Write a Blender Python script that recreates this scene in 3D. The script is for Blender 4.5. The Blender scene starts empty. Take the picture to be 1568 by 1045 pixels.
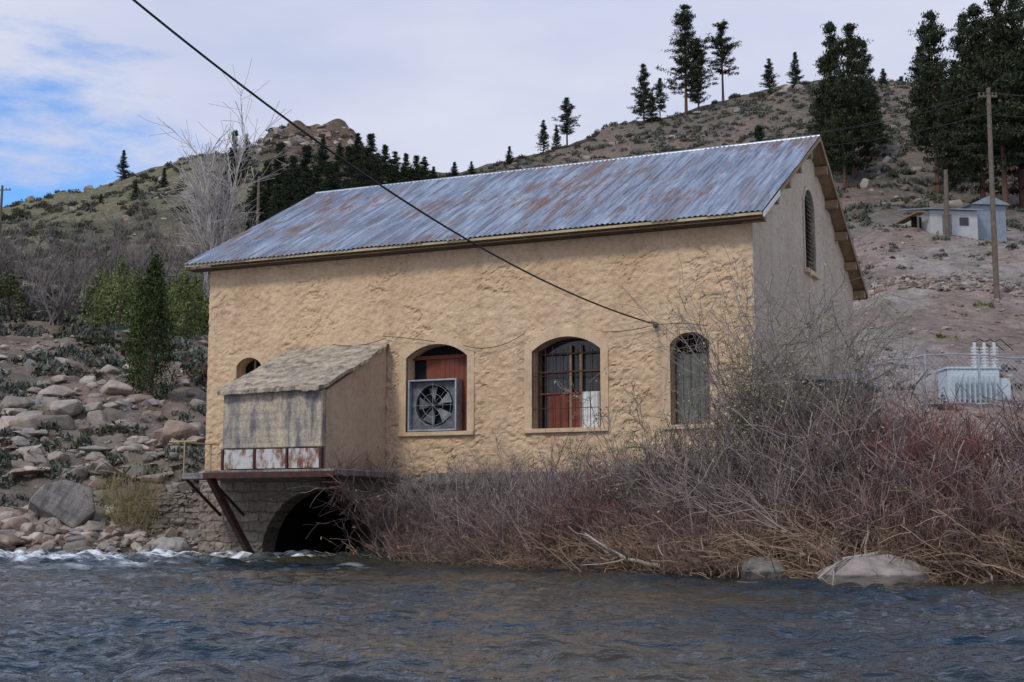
import bpy, bmesh, math, numpy as np
from mathutils import Vector, Matrix
rng=np.random.default_rng(7)
scene=bpy.context.scene
F=2100.0; TH=math.atan(267/2100.0); CAMH=1.2
# ---------------------------------------------------------------- helpers
def slope(v): return np.tan(TH+np.arctan((522-np.asarray(v,float))/F))
def azt(u,s=.12): return (np.asarray(u,float)-784)/F*(math.cos(TH)+s*math.sin(TH))
def site(u,v,Y):
    s=float(slope(v)); return ((u-784)/F*Y*(math.cos(TH)+s*math.sin(TH)),Y,CAMH+Y*s)
def _hash(ix,iy,seed):
    n=(ix.astype(np.int64)*374761393+iy.astype(np.int64)*668265263+seed*1442695041)&0x7fffffff
    n=((n^(n>>13))*1274126177)&0x7fffffff
    return ((n^(n>>16))&0xffff)/65535.0
def vnoise(x,y,seed=0):
    x=np.asarray(x,float);y=np.asarray(y,float)
    ix=np.floor(x);iy=np.floor(y);fx=x-ix;fy=y-iy
    fx=fx*fx*(3-2*fx);fy=fy*fy*(3-2*fy)
    a=_hash(ix,iy,seed);b=_hash(ix+1,iy,seed);c=_hash(ix,iy+1,seed);d=_hash(ix+1,iy+1,seed)
    return (a*(1-fx)+b*fx)*(1-fy)+(c*(1-fx)+d*fx)*fy
def fbm(x,y,o=4,seed=0):
    t=0;a=.5;n=0
    for i in range(o):
        t=t+a*vnoise(x*2**i+i*17.3,y*2**i-i*9.1,seed+i);n+=a;a*=.5
    return t/n
def sstep(a,b,x):
    t=np.clip((x-a)/(b-a),0,1);return t*t*(3-2*t)
def np_mesh(name,V,Fa,mat,col=None,smooth=False,parent=None,link=True):
    V=np.asarray(V,np.float32);Fa=np.asarray(Fa,np.int32)
    me=bpy.data.meshes.new(name);k=Fa.shape[1]
    me.vertices.add(len(V));me.vertices.foreach_set('co',V.ravel())
    me.loops.add(Fa.size);me.loops.foreach_set('vertex_index',Fa.ravel())
    me.polygons.add(len(Fa));me.polygons.foreach_set('loop_start',np.arange(0,Fa.size,k,dtype=np.int32))
    try: me.polygons.foreach_set('loop_total',np.full(len(Fa),k,dtype=np.int32))
    except Exception: pass
    me.polygons.foreach_set('use_smooth',np.full(len(Fa),smooth,dtype=bool))
    me.update(calc_edges=True)
    if col is not None:
        a=me.color_attributes.new('Col','FLOAT_COLOR','POINT')
        c=np.ones((len(V),4),np.float32);c[:,:3]=col;a.data.foreach_set('color',c.ravel())
    me.materials.append(mat)
    ob=bpy.data.objects.new(name,me)
    if link: scene.collection.objects.link(ob)
    if parent: ob.parent=parent
    return ob
def py_mesh(name,V,Fa,mat,parent=None,bevel=0,smooth=False):
    me=bpy.data.meshes.new(name);me.from_pydata([tuple(map(float,v)) for v in V],[],Fa);me.update()
    bm=bmesh.new();bm.from_mesh(me);bmesh.ops.recalc_face_normals(bm,faces=bm.faces)
    if bevel: bmesh.ops.bevel(bm,geom=bm.edges[:],offset=bevel,segments=1,affect='EDGES')
    bm.to_mesh(me);bm.free()
    if smooth:
        for p in me.polygons:p.use_smooth=True
    me.materials.append(mat);ob=bpy.data.objects.new(name,me);scene.collection.objects.link(ob)
    if parent: ob.parent=parent
    return ob
def box(name,x0,x1,y0,y1,z0,z1,mat,parent=None,bevel=0.008):
    V=[(x,y,z) for x in(x0,x1) for y in(y0,y1) for z in(z0,z1)]
    return py_mesh(name,V,[(0,1,3,2),(4,6,7,5),(0,4,5,1),(2,3,7,6),(0,2,6,4),(1,5,7,3)],mat,parent,bevel)
def prism(name,poly,axis,a,b,mat,parent=None,bevel=0):
    def P(p,t): return (t,p[0],p[1]) if axis=='x' else ((p[0],t,p[1]) if axis=='y' else (p[0],p[1],t))
    n=len(poly);V=[P(p,a) for p in poly]+[P(p,b) for p in poly]
    Fa=[tuple(range(n)),tuple(range(2*n-1,n-1,-1))]+[(i,(i+1)%n,n+(i+1)%n,n+i) for i in range(n)]
    return py_mesh(name,V,Fa,mat,parent,bevel)
def tubes(P,R,sides=3):
    n,k,_=P.shape
    T=np.gradient(P,axis=1);T/=np.linalg.norm(T,axis=2,keepdims=True)+1e-9
    ref=np.where(np.abs(T[...,2:3])<.9,np.array([0,0,1.]),np.array([1.,0,0]))
    A=np.cross(T,ref);A/=np.linalg.norm(A,axis=2,keepdims=True)+1e-9;B=np.cross(T,A)
    ang=np.arange(sides)*2*math.pi/sides
    V=P[:,:,None,:]+R[:,:,None,None]*(A[:,:,None,:]*np.cos(ang)[:,None]+B[:,:,None,:]*np.sin(ang)[:,None])
    i=np.arange(n)[:,None,None];j=np.arange(k-1)[None,:,None];s=np.arange(sides)[None,None,:];s2=(s+1)%sides
    base=i*k*sides
    Fa=np.stack([base+j*sides+s,base+j*sides+s2,base+(j+1)*sides+s2,base+(j+1)*sides+s],-1).reshape(-1,4)
    return V.reshape(-1,3),Fa
def join(parts):
    Vs=[];Fs=[];Cs=[];o=0
    for V,Fa,C in parts:
        Vs.append(V);Fs.append(Fa+o);Cs.append(np.broadcast_to(C,(len(V),3)));o+=len(V)
    return np.concatenate(Vs),np.concatenate(Fs),np.concatenate(Cs)
def rod(name,pts,r,mat,parent=None,sides=8):
    P=np.array(pts,float)[None];V,Fa=tubes(P,np.full(P.shape[:2],r),sides)
    return np_mesh(name,V,Fa,mat,smooth=sides>4,parent=parent)
def cards(P,size,rg,asp=.5,vert=0):
    n=len(P);a=rg.normal(size=(n,3));a[:,2]+=vert*np.sign(a[:,2]);a/=np.linalg.norm(a,axis=1,keepdims=True)
    b=np.cross(a,rg.normal(size=(n,3)));b/=np.linalg.norm(b,axis=1,keepdims=True)
    s=(size*rg.uniform(.6,1.3,n))[:,None];a=a*s;b=b*s*asp
    V=np.stack([P-a,P+b,P+a,P-b],1).reshape(-1,3)
    return V,np.arange(4*n).reshape(n,4)
# ---------------------------------------------------------------- materials
class M:
    def __init__(s,name,rough=.85,metal=0,spec=.3):
        s.m=bpy.data.materials.new(name);s.m.use_nodes=True;s.t=s.m.node_tree;s.n=s.t.nodes
        s.b=s.n['Principled BSDF'];s.b.inputs['Roughness'].default_value=rough;s.b.inputs['Metallic'].default_value=metal
        s.b.inputs['Specular IOR Level'].default_value=spec
        s.tc=s.n.new('ShaderNodeTexCoord')
    def L(s,a,b): s.t.links.new(a,b)
    def mp(s,sc=(1,1,1),rot=(0,0,0),src='Object'):
        m=s.n.new('ShaderNodeMapping');m.inputs['Scale'].default_value=sc;m.inputs['Rotation'].default_value=rot
        s.L(s.tc.outputs[src],m.inputs[0]);return m.outputs[0]
    def noise(s,scale,vec=None,det=6,rough=.6,dist=0):
        n=s.n.new('ShaderNodeTexNoise');n.inputs['Scale'].default_value=scale;n.inputs['Detail'].default_value=det
        n.inputs['Roughness'].default_value=rough;n.inputs['Distortion'].default_value=dist
        s.L(vec if vec else s.tc.outputs['Object'],n.inputs['Vector']);return n.outputs['Fac']
    def vor(s,scale,vec=None,feat='F1',out='Distance'):
        n=s.n.new('ShaderNodeTexVoronoi');n.feature=feat;n.inputs['Scale'].default_value=scale
        s.L(vec if vec else s.tc.outputs['Object'],n.inputs['Vector']);return n.outputs[out]
    def ramp(s,fac,stops,interp='LINEAR'):
        r=s.n.new('ShaderNodeValToRGB');e=r.color_ramp.elements;r.color_ramp.interpolation=interp
        while len(e)<len(stops): e.new(.5)
        for i,(p,c) in enumerate(stops):
            e[i].position=p;e[i].color=(c,c,c,1) if isinstance(c,(int,float)) else (*c,1)
        s.L(fac,r.inputs[0]);return r.outputs[0]
    def mix(s,fac,a,b,mode='MIX'):
        m=s.n.new('ShaderNodeMix');m.data_type='RGBA';m.blend_type=mode
        for i,x in((0,fac),(6,a),(7,b)):
            if hasattr(x,'is_linked'): s.L(x,m.inputs[i])
            elif i==0: m.inputs[0].default_value=x
            else: m.inputs[i].default_value=(*x,1)
        return m.outputs[2]
    def math(s,op,a,b):
        m=s.n.new('ShaderNodeMath');m.operation=op
        for i,x in((0,a),(1,b)):
            if hasattr(x,'is_linked'): s.L(x,m.inputs[i])
            else: m.inputs[i].default_value=x
        return m.outputs[0]
    def attr(s,name='Col'):
        a=s.n.new('ShaderNodeAttribute');a.attribute_name=name;return a.outputs['Color']
    def color(s,c): s.L(c,s.b.inputs['Base Color']);return s
    def bump(s,h,strength=.5,dist=.02):
        b=s.n.new('ShaderNodeBump');b.inputs['Strength'].default_value=strength;b.inputs['Distance'].default_value=dist
        s.L(h,b.inputs['Height']);s.L(b.outputs[0],s.b.inputs['Normal']);return s
def simple(name,c1,c2,scale=4,rough=.8,metal=0,bs=.3,bd=.01,spec=.3):
    m=M(name,rough,metal,spec);n=m.noise(scale);m.color(m.ramp(n,[(.3,c1),(.7,c2)]));m.bump(m.noise(scale*5),bs,bd);return m.m
def stucco(name,c1,c2,c3,b1=.5,rel=1.):
    m=M(name,.92,spec=.15)
    big=m.noise(.55,det=5);fine=m.noise(7,det=9,rough=.72)
    c=m.ramp(big,[(.3,c1),(.55,c2),(.75,c3)])
    stain=m.ramp(m.noise(1.0,m.mp((2.2,2.2,.35)),det=6),[(.5,1.0),(.82,.72)])
    c=m.mix(1,c,stain,'MULTIPLY')
    dr=m.ramp(fine,[(.3,.78),(.58,1.03)]);c=m.mix(1,c,dr,'MULTIPLY')
    spots=m.ramp(m.noise(3.2,det=8,rough=.8),[(.62,0.0),(.74,.6)]);c=m.mix(spots,c,(c1[0]*.72,c1[1]*.74,c1[2]*.8))
    pale=m.ramp(m.noise(1.7,det=8,rough=.75),[(.55,0.0),(.68,.4)]);c=m.mix(pale,c,(c3[0]*1.1,c3[1]*1.12,c3[2]*1.2))
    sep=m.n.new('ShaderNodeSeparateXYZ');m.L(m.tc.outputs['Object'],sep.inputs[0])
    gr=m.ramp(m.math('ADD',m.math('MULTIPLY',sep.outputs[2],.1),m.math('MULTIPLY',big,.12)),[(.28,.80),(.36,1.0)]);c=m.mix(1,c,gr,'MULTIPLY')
    lump=m.noise(2.6,m.mp((1,1,1.5)),det=3,rough=.5,dist=1.2)
    m.color(c);m.bump(m.math('ADD',m.math('MULTIPLY',fine,.7),m.math('MULTIPLY',lump,1.6*rel)),b1,.045);return m.m
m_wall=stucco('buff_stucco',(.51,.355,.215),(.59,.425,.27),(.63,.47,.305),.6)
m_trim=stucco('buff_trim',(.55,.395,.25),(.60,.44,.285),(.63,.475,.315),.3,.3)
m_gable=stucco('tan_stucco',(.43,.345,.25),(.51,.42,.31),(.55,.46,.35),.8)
def stone_mat(name,sx,sz,base,dark):
    m=M(name,.9,spec=.2)
    v=m.mp((1,1,1),(math.pi/2,0,0))
    b=m.n.new('ShaderNodeTexBrick');b.inputs['Scale'].default_value=1;b.inputs['Brick Width'].default_value=sx;b.inputs['Row Height'].default_value=sz
    b.inputs['Mortar Size'].default_value=.02;b.inputs['Mortar Smooth'].default_value=.6
    b.inputs['Color1'].default_value=(*base,1);b.inputs['Color2'].default_value=(base[0]*.7,base[1]*.7,base[2]*.7,1);b.inputs['Mortar'].default_value=(*dark,1)
    d=m.n.new('ShaderNodeVectorMath');d.operation='ADD';nz=m.n.new('ShaderNodeTexNoise');nz.inputs['Scale'].default_value=2.5
    sc=m.n.new('ShaderNodeVectorMath');sc.operation='SCALE';sc.inputs['Scale'].default_value=.22
    m.L(m.tc.outputs['Object'],nz.inputs['Vector']);m.L(nz.outputs['Color'],sc.inputs[0]);m.L(v,d.inputs[0]);m.L(sc.outputs[0],d.inputs[1]);m.L(d.outputs[0],b.inputs['Vector'])
    c=m.mix(1,b.outputs['Color'],m.ramp(m.noise(5,det=8),[(.3,.6),(.7,1.15)]),'MULTIPLY');m.color(c)
    m.bump(m.math('ADD',m.math('MULTIPLY',b.outputs['Fac'],-1.5),m.noise(8,det=8)),.8,.05);return m.m
m_stone=stone_mat('foundation_stone',.62,.3,(.33,.275,.225),(.2,.165,.13))
def concrete(name,dk,md,warm,lt):
    m=M(name,.93,spec=.2);n=m.noise(2.3,m.mp((1.7,1.7,.45)),det=10,rough=.68)
    c=m.ramp(n,[(.38,dk),(.47,md),(.53,warm),(.66,lt)])
    board=m.ramp(m.noise(1,m.mp((.3,.3,7)),det=2),[(.35,.85),(.6,1.05)]);c=m.mix(1,c,board,'MULTIPLY')
    ag=m.ramp(m.noise(18,det=5,rough=.8),[(.38,.72),(.58,1.08)]);c=m.mix(1,c,ag,'MULTIPLY');m.color(c)
    m.bump(m.math('ADD',n,m.noise(16,det=8,rough=.75)),.8,.05);return m.m
m_conc=concrete('weathered_concrete',(.19,.175,.165),(.34,.31,.275),(.46,.385,.29),(.60,.50,.37))
m_greyconc=concrete('grey_concrete',(.13,.12,.11),(.2,.185,.17),(.25,.23,.21),(.32,.29,.26))
m_concside=stucco('bay_side_stucco',(.43,.32,.22),(.53,.40,.275),(.57,.44,.31),.4,.4)
m_slab=concrete('lichen_concrete_slab',(.20,.17,.14),(.36,.30,.23),(.46,.385,.285),(.58,.49,.37))
# corrugated roof
m=M('corrugated_metal',.5,.25,.4)
sh=m.vor(1,m.mp((1.25,.42,.001)),out='Color')
base=m.mix(m.ramp(sh,[(0,0.0),(1,1.0)]),(.24,.28,.345),(.38,.43,.50))
streak=m.noise(1,m.mp((7,.35,.35)),det=7,rough=.7)
base=m.mix(m.ramp(streak,[(.42,.0),(.60,.9)]),base,(.12,.14,.175))
lt=m.noise(1,m.mp((5,.6,.6),(0,0,.4)),det=6,rough=.7);base=m.mix(m.ramp(lt,[(.53,.0),(.66,.6)]),base,(.54,.58,.64))
patch=m.noise(.33,det=3);rust=m.math('MULTIPLY',m.ramp(patch,[(.47,.03),(.60,1.0)]),m.ramp(m.noise(1.2,m.mp((3.2,.5,.5)),det=7,rough=.7),[(.45,.0),(.57,1.0)]))
c=m.mix(m.math('MULTIPLY',rust,.85),base,(.17,.09,.07))
lap=m.ramp(m.noise(1,m.mp((1.1,.25,.1)),det=1),[(.62,0.0),(.66,.5)]);c=m.mix(lap,c,(.20,.15,.14))
m.color(c);m.L(m.ramp(rust,[(0,.48),(1,.9)]),m.b.inputs['Roughness']);m.L(m.ramp(rust,[(0,.3),(1,.02)]),m.b.inputs['Metallic'])
m.bump(m.noise(14,det=6),.25,.01);m_roof=m.m
m_wood=simple('weathered_wood',(.18,.12,.07),(.31,.22,.125),3)
m_fascia=simple('ochre_fascia',(.34,.26,.14),(.50,.39,.22),2)
m_dkwood=simple('dark_brown_wood',(.05,.033,.022),(.10,.065,.04),3)
m_redwood=simple('red_brown_boards',(.12,.032,.02),(.20,.056,.032),2.5,.7)
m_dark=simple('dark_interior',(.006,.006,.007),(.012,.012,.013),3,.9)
m_white=simple('white_trim',(.55,.55,.53),(.72,.71,.68),4,.6)
m_galv=simple('galvanised_steel',(.32,.35,.38),(.50,.54,.58),6,.4,.6)
m_blade=simple('dull_fan_blade',(.12,.125,.13),(.26,.27,.28),5,.7,.2)
m_fan=simple('dusty_fan_steel',(.07,.075,.08),(.20,.21,.225),5,.6,.4)
m_greybox=simple('dark_grey_metal',(.05,.055,.06),(.10,.11,.12),6,.5,.3)
m_steel=simple('rusty_steel',(.045,.022,.018),(.10,.045,.035),5,.75,.2)
m_cable=simple('black_cable',(.008,.008,.008),(.02,.02,.02),3,.6)
m_pole=simple('pole_wood',(.09,.07,.05),(.16,.125,.095),4)
m_greenboard=simple('grey_green_boards',(.10,.115,.105),(.17,.18,.16),3)
m=M('rusty_grey_panel',.6,.1);n=m.noise(2.0,m.mp((2,2,1)),det=8,rough=.7)
m.color(m.ramp(n,[(.42,(.18,.075,.05)),(.5,(.33,.25,.21)),(.56,(.50,.50,.48))]));m.bump(n,.3,.01);m_panel=m.m
m=M('window_glass',.06,0,.6);m.color(m.ramp(m.noise(1.5),[(.3,(.008,.009,.011)),(.7,(.03,.033,.038))]));m_glass=m.m
def vcol(name,rough=.9,ns=8,lo=.65,hi=1.25,bs=.4,bd=.03,spec=.15):
    m=M(name,rough,spec=spec)
    if lo is None: c=m.attr()
    else: c=m.mix(1,m.attr(),m.ramp(m.noise(ns,det=8,rough=.7),[(.3,lo),(.7,hi)]),'MULTIPLY')
    m.color(c)
    if bs: m.bump(m.noise(ns*1.5,det=9,rough=.7),bs,bd)
    return m.m
m_twig=vcol('bare_twigs',1,3,None,1,0,spec=0);m_leaf=vcol('foliage',.9,.6,None,1,0,spec=.05)
m_rock=vcol('rock',.92,2.2,.6,1.2,.8,.07)
# terrain
m=M('hillside',.97,spec=.05)
n1=m.noise(1.3,det=11,rough=.8);n2=m.noise(.22,det=9,rough=.75)
c=m.mix(1,m.attr(),m.ramp(n1,[(.32,.42),(.5,.98),(.68,1.5)]),'MULTIPLY')
g=m.ramp(n2,[(.48,0.0),(.57,.55)]);c=m.mix(g,c,m.mix(.6,c,(.10,.105,.065)))
sp=m.ramp(m.vor(2.0),[(.10,.55),(.2,0.0)]);c=m.mix(sp,c,(.38,.34,.30));m.color(c)
m.bump(m.math('ADD',n1,m.noise(6,det=8,rough=.75)),.9,.22);m_ter=m.m
# water
m=M('river_water',.04,0,.5);m.b.inputs['IOR'].default_value=1.333
foam=m.attr();fm=m.math('MULTIPLY',foam,m.ramp(m.noise(3.0,m.mp((.6,1.8,1)),det=9,rough=.75),[(.42,.0),(.56,1.0)]))
m.color(m.mix(fm,m.ramp(m.noise(.14,det=4),[(.42,(.003,.018,.028)),(.58,(.042,.034,.018))]),(.8,.85,.87)))
m.L(m.ramp(fm,[(0,.03),(1,.7)]),m.b.inputs['Roughness'])
m.bump(m.math('ADD',m.noise(3.4,m.mp((.75,1.4,1)),det=5,rough=.55),m.math('MULTIPLY',m.noise(11,det=3),.25)),.65,.10);m_water=m.m
# ---------------------------------------------------------------- terrain
RY=np.array([44,50,60,75,100,140,180,230],float)
TAB={-400:[830,715,610,520,460,400,370,345],0:[825,712,610,520,455,395,350,318],150:[825,715,615,525,455,385,330,283],300:[828,720,630,540,460,375,300,240],
380:[830,740,670,560,460,370,285,220],408:[830,740,680,560,460,370,280,202],500:[835,740,690,570,460,370,280,190],536:[835,740,690,570,460,370,290,200],556:[835,740,690,580,460,380,300,228],
610:[835,740,690,590,470,395,315,254],700:[835,740,690,600,480,400,330,260],790:[835,740,690,600,480,390,310,234],900:[835,740,690,600,470,380,300,209],
1000:[820,740,690,590,450,360,270,180],1060:[800,740,690,580,440,350,260,164],1200:[760,720,660,540,430,340,240,128],1260:[740,690,630,500,400,320,225,120],1350:[700,645,595,470,362,305,220,126],
1460:[690,642,590,475,362,318,225,122],1568:[690,645,590,480,365,325,235,106],2000:[700,650,600,500,380,330,220,100]}
TU=np.array(sorted(TAB));TA=azt(TU)
TZ=np.array([[CAMH+y*float(slope(v)) for y,v in zip(RY,TAB[k])] for k in TU])
SU=np.array([-600,0,280,370,392,575,600,800,1000,1200,1568,2000]);SY=np.array([41,41.6,42.2,43,46,46,37.6,32.9,29.6,27.2,24.6,22.])
SA=azt(SU,0)
def shoreY(a): return np.interp(a,SA,SY)
def terrain(X,Y,detail=True):
    X=np.asarray(X,float);Y=np.asarray(Y,float);a=X/np.maximum(Y,5);ys=shoreY(a)+ (fbm(X*.5,Y*.5,3,5)-.5)*1.2*(a<azt(380))
    d=Y-ys;hb=np.interp(d,[-6,0,.5,1.5,4,9,16],[-2,0,.35,.8,1.3,2.0,2.3])
    ii=np.clip(np.searchsorted(TA,a)-1,0,len(TA)-2);fa=np.clip((a-TA[ii])/(TA[ii+1]-TA[ii]),0,1)
    Yc=np.clip(Y,RY[0],RY[-1]);jj=np.clip(np.searchsorted(RY,Yc)-1,0,len(RY)-2);fj=(Yc-RY[jj])/(RY[jj+1]-RY[jj])
    z=(TZ[ii,jj]*(1-fa)+TZ[ii+1,jj]*fa)*(1-fj)+(TZ[ii,jj+1]*(1-fa)+TZ[ii+1,jj+1]*fa)*fj
    z=z-np.maximum(Y-232,0)*.12
    w=sstep(44,51,Y);h=hb*(1-w)+z*w
    if detail:
        amp=np.interp(Y,[40,46,60,120,180,230],[.05,.35,.8,1.6,2.0,1.6])*sstep(-1,3,d)
        amp=np.where((a>azt(330))&(a<azt(1300))&(Y<56),.08,amp);amp=np.where((a>azt(1280))&(Y<60),.15,amp)
        h=h+amp*(fbm(X*.11,Y*.11,5,11)-.5)*2
        cliff=((a>azt(385))&(a<azt(560))&(Y>195))
        h=h+np.where(cliff,3.0*(fbm(X*.3,Y*.3,3,31)-.5),0)
        r=1-np.abs(fbm(X*.35,Y*.5,4,41)*2-1);h=h+np.where((a<azt(320)),1.2,.4)*np.interp(Y,[42,48,60,90,230],[.15,.8,.9,.5,.8])*(r-.8)*((Y>56)|(a<azt(320))|(a>azt(1320)))*sstep(0,4,d)
    return h
na,ny=560,430
aa=np.linspace(-.62,.62,na);yy=np.concatenate([np.geomspace(19,260,ny-20),np.linspace(265,700,20)])
A,YY=np.meshgrid(aa,yy);XX=A*YY;ZZ=terrain(XX,YY)
def grid_faces(r,c):
    i=np.arange(r-1)[:,None]*c+np.arange(c-1)[None];return np.stack([i,i+1,i+c+1,i+c],-1).reshape(-1,4)
n1=fbm(XX*.05,YY*.05,4,3)[...,None];n2=fbm(XX*.4,YY*.4,4,9)[...,None];n3=fbm(XX*.13,YY*.13,4,19)[...,None]
left=sstep(azt(700),azt(350),A)[...,None];far=sstep(80,150,YY)[...,None]
soilL=np.array([.265,.22,.18]);soilR=np.array([.39,.335,.30]);grass=np.array([.19,.175,.11]);hillR=np.array([.18,.15,.125]);green=np.array([.095,.095,.065])
near=soilL*left+soilR*(1-left)
rs=sstep(.5,.6,n3)*.45;near=near*(1-rs)+np.array([.26,.165,.12])*rs
fc=grass*left+hillR*(1-left)
C=near*(1-far)+fc*far
C=C*(1-.6*sstep(.47,.6,n1)*far)+green*(.6*sstep(.47,.6,n1)*far)
red=sstep(.54,.66,n2)*.55*far*(1-left);C=C*(1-red)+np.array([.22,.14,.11])*red
cl=(sstep(azt(375),azt(400),A)*sstep(azt(575),azt(545),A)*sstep(185,205,YY))[...,None];C=C*(1-cl)+np.array([.14,.10,.075])*cl
C=C*(.75+.5*n2)
rb=(sstep(azt(620),azt(900),A)*sstep(46,36,YY))[...,None];C=C*(1-rb)+np.array([.10,.08,.065])*rb
wet=sstep(.6,.1,ZZ)[...,None];C=C*(1-.6*wet)
np_mesh('hillside_ground',np.stack([XX,YY,ZZ],-1).reshape(-1,3),grid_faces(ny,na),m_ter,C.reshape(-1,3),smooth=True)
# ---------------------------------------------------------------- water
ra=np.linspace(-.75,.75,700);ry=np.geomspace(3.5,50,700);A,Y=np.meshgrid(ra,ry);X=A*Y
Z=np.zeros_like(X);wr=np.random.default_rng(3)
for i in range(80):
    lam=.16*(13**(i/79.));th=wr.normal(1.35,.75);k=2*math.pi/lam
    amp=.0062*lam;md=vnoise(X*.45/max(lam,.5)+i,Y*.45/max(lam,.5),i)
    ph=k*(X*math.cos(th)+Y*math.sin(th))+wr.uniform(0,6.28)
    fade=np.clip(lam/(Y*.007),0,1)
    Z+=amp*(md**1.5*2.0)*(np.sin(ph)+.3*np.cos(2*ph))*fade
Z*=.45+1.15*fbm(X*.16,Y*.25,3,44);Z*=1+1.5*np.exp(-((Y-38.5)/4)**2)*(A<azt(650))
fo=1.25*np.exp(-((Y-40.2+fbm(X*.6,Y*0,2,8)*1.7)/1.1)**2)*sstep(azt(600),azt(470),A)+.7*sstep(.60,.70,fbm(X*.45,Y*.6,4,77))*sstep(28,36,Y)*sstep(azt(680),azt(480),A)
fo=fo*(.5+.8*sstep(0,.05,Z))
Z+=.2*np.exp(-((Y-40.0)/.8)**2)*(A<azt(560))*fbm(X*1.5,Y*1.5,3,4)
np_mesh('river_water',np.stack([X,Y,Z],-1).reshape(-1,3),grid_faces(700,700),m_water,np.repeat(np.clip(fo,0,1).reshape(-1,1),3,1),smooth=True)
# ---------------------------------------------------------------- powerhouse
L=17.19;W=13.67
house=bpy.data.objects.new('stone_powerhouse',None);scene.collection.objects.link(house)
house.location=(-9.41,42.16,0);house.rotation_euler=(0,0,math.atan2(-.4165,.909))
RZ=12.78;SL=.524
def zr(y): return RZ-SL*np.abs(np.asarray(y,float)-W/2)
def arch(x0,x1,z0,zs,zc,off=0,n=14):
    x0-=off;x1+=off;zc2=zc+off;zs2=zs+off*.6
    cx=(x0+x1)/2;h=(x1-x0)/2;r=zc2-zs2;R=(h*h+r*r)/(2*r);cz=zc2-R;a0=math.asin(min(1,h/R))
    if r>=h: a0=math.pi/2
    arc=[(cx-R*math.sin(a0-2*a0*i/n),cz+R*math.cos(a0-2*a0*i/n)) for i in range(n+1)]
    return [(x0,z0)]+arc+[(x1,z0)]
def solid(name,U,Vv,plane,mat,disp=.035,thick=.5,cut=None,sgn=-1,seed=0,sc=1.0):
    nu,nz=Vv.shape;UU=np.repeat(U[:,None],nz,1)
    wx=UU+.5*(fbm(UU*1.7,Vv*1.7,3,seed+50)-.5);wz=Vv+.5*(fbm(UU*1.7,Vv*1.7,3,seed+60)-.5)
    s=fbm(wx*2.6*sc,wz*4.2*sc,3,seed);rid=1-np.abs(2*s-1);b=fbm(UU*7,Vv*8,3,seed+9)
    msk=sstep(.40,.62,fbm(UU*.8,Vv*.9,3,seed+77))
    edge=sstep(.86,.98,rid)*msk
    D=disp*((s-.5)*1.3*(.4+.6*msk)+(b-.5)*.9-.5*edge)
    if plane=='y': fr=np.stack([UU,sgn*D*1.0,Vv],-1);bk=np.stack([UU,0*UU+thick,Vv],-1)
    else: fr=np.stack([sgn*D,UU,Vv],-1);bk=np.stack([0*UU-thick,UU,Vv],-1)
    N=nu*nz;V=np.concatenate([fr.reshape(-1,3),bk.reshape(-1,3)])
    g=grid_faces(nu,nz);Fs=[g,g[:,::-1]+N]
    idx=np.arange(N).reshape(nu,nz)
    for line in(idx[0,:],idx[-1,:][::-1],idx[:,0][::-1],idx[:,-1]):
        a=line[:-1];b2=line[1:];Fs.append(np.stack([b2,a,a+N,b2+N],-1))
    Fa=np.concatenate(Fs)
    ob=np_mesh(name,V,Fa,mat,smooth=False)
    bm=bmesh.new();bm.from_mesh(ob.data);bmesh.ops.recalc_face_normals(bm,faces=bm.faces);bm.to_mesh(ob.data);bm.free()
    if cut:
        bm=bmesh.new()
        for poly in cut:
            fv=[];lo,hi=-1.2,1.2
            for t in(lo,hi):
                fv.append([bm.verts.new((p[0],t,p[1]) if plane=='y' else (t,p[0],p[1])) for p in poly])
            bm.faces.new(fv[0]);bm.faces.new(fv[1][::-1]);n=len(poly)
            for i in range(n): bm.faces.new([fv[0][i],fv[0][(i+1)%n],fv[1][(i+1)%n],fv[1][i]])
        bmesh.ops.recalc_face_normals(bm,faces=bm.faces)
        cm=bpy.data.meshes.new('c');bm.to_mesh(cm);bm.free();co=bpy.data.objects.new('c',cm);scene.collection.objects.link(co)
        md=ob.modifiers.new('b','BOOLEAN');md.operation='DIFFERENCE';md.object=co;md.solver='EXACT'
        dg=bpy.context.evaluated_depsgraph_get();dg.update();nm=bpy.data.meshes.new_from_object(ob.evaluated_get(dg))
        ob.modifiers.clear();ob.data=nm;bpy.data.objects.remove(co)
    return ob
wins=[(7.01,8.97,3.55,5.68,6.05),(10.96,12.98,3.55,5.68,6.05),(14.94,16.02,3.55,5.68,5.97),(1.10,2.01,5.35,5.72,5.97)]
U=np.arange(0,L+.03,.05);U[-1]=L;zz=np.linspace(2.35,9.02,140)
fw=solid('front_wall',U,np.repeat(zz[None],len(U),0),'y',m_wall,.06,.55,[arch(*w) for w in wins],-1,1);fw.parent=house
U=np.arange(0.02,W,.06);V2=np.array([np.linspace(2.35,float(zr(y))-.14,150) for y in U])
gw=solid('gable_wall',U,V2,'x',m_gable,.04,.5,[arch(6.1,7.5,8.55,10.6,11.1)],1,22,1.0);gw.parent=house;gw.location=(L+.03,0,0)
U=np.arange(0.6,W,.3);V2=np.array([np.linspace(-.5,float(zr(y))-.14,30) for y in U])
lw=solid('left_wall',U,V2,'x',m_gable,.035,.5,None,1,5);lw.parent=house;lw.location=(.52,0,0)
box('back_wall',.1,L-.1,W-.5,W,-.5,9.0,m_gable,house)
box('gable_foundation',L-.5,L+.08,.3,W+.05,-.5,2.34,m_stone,house)
UF=np.arange(-.12,L+.1,.08)
ff=solid('stone_foundation',UF,np.repeat(np.linspace(-1,2.345,44)[None],len(UF),0),'y',m_stone,.08,.7,[[(4.15+1.95*math.cos(t),.02+1.93*math.sin(t)) for t in np.linspace(math.pi,0,22)]+[(6.1,-1.5),(2.2,-1.5)]],-1,4,1.3)
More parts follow.
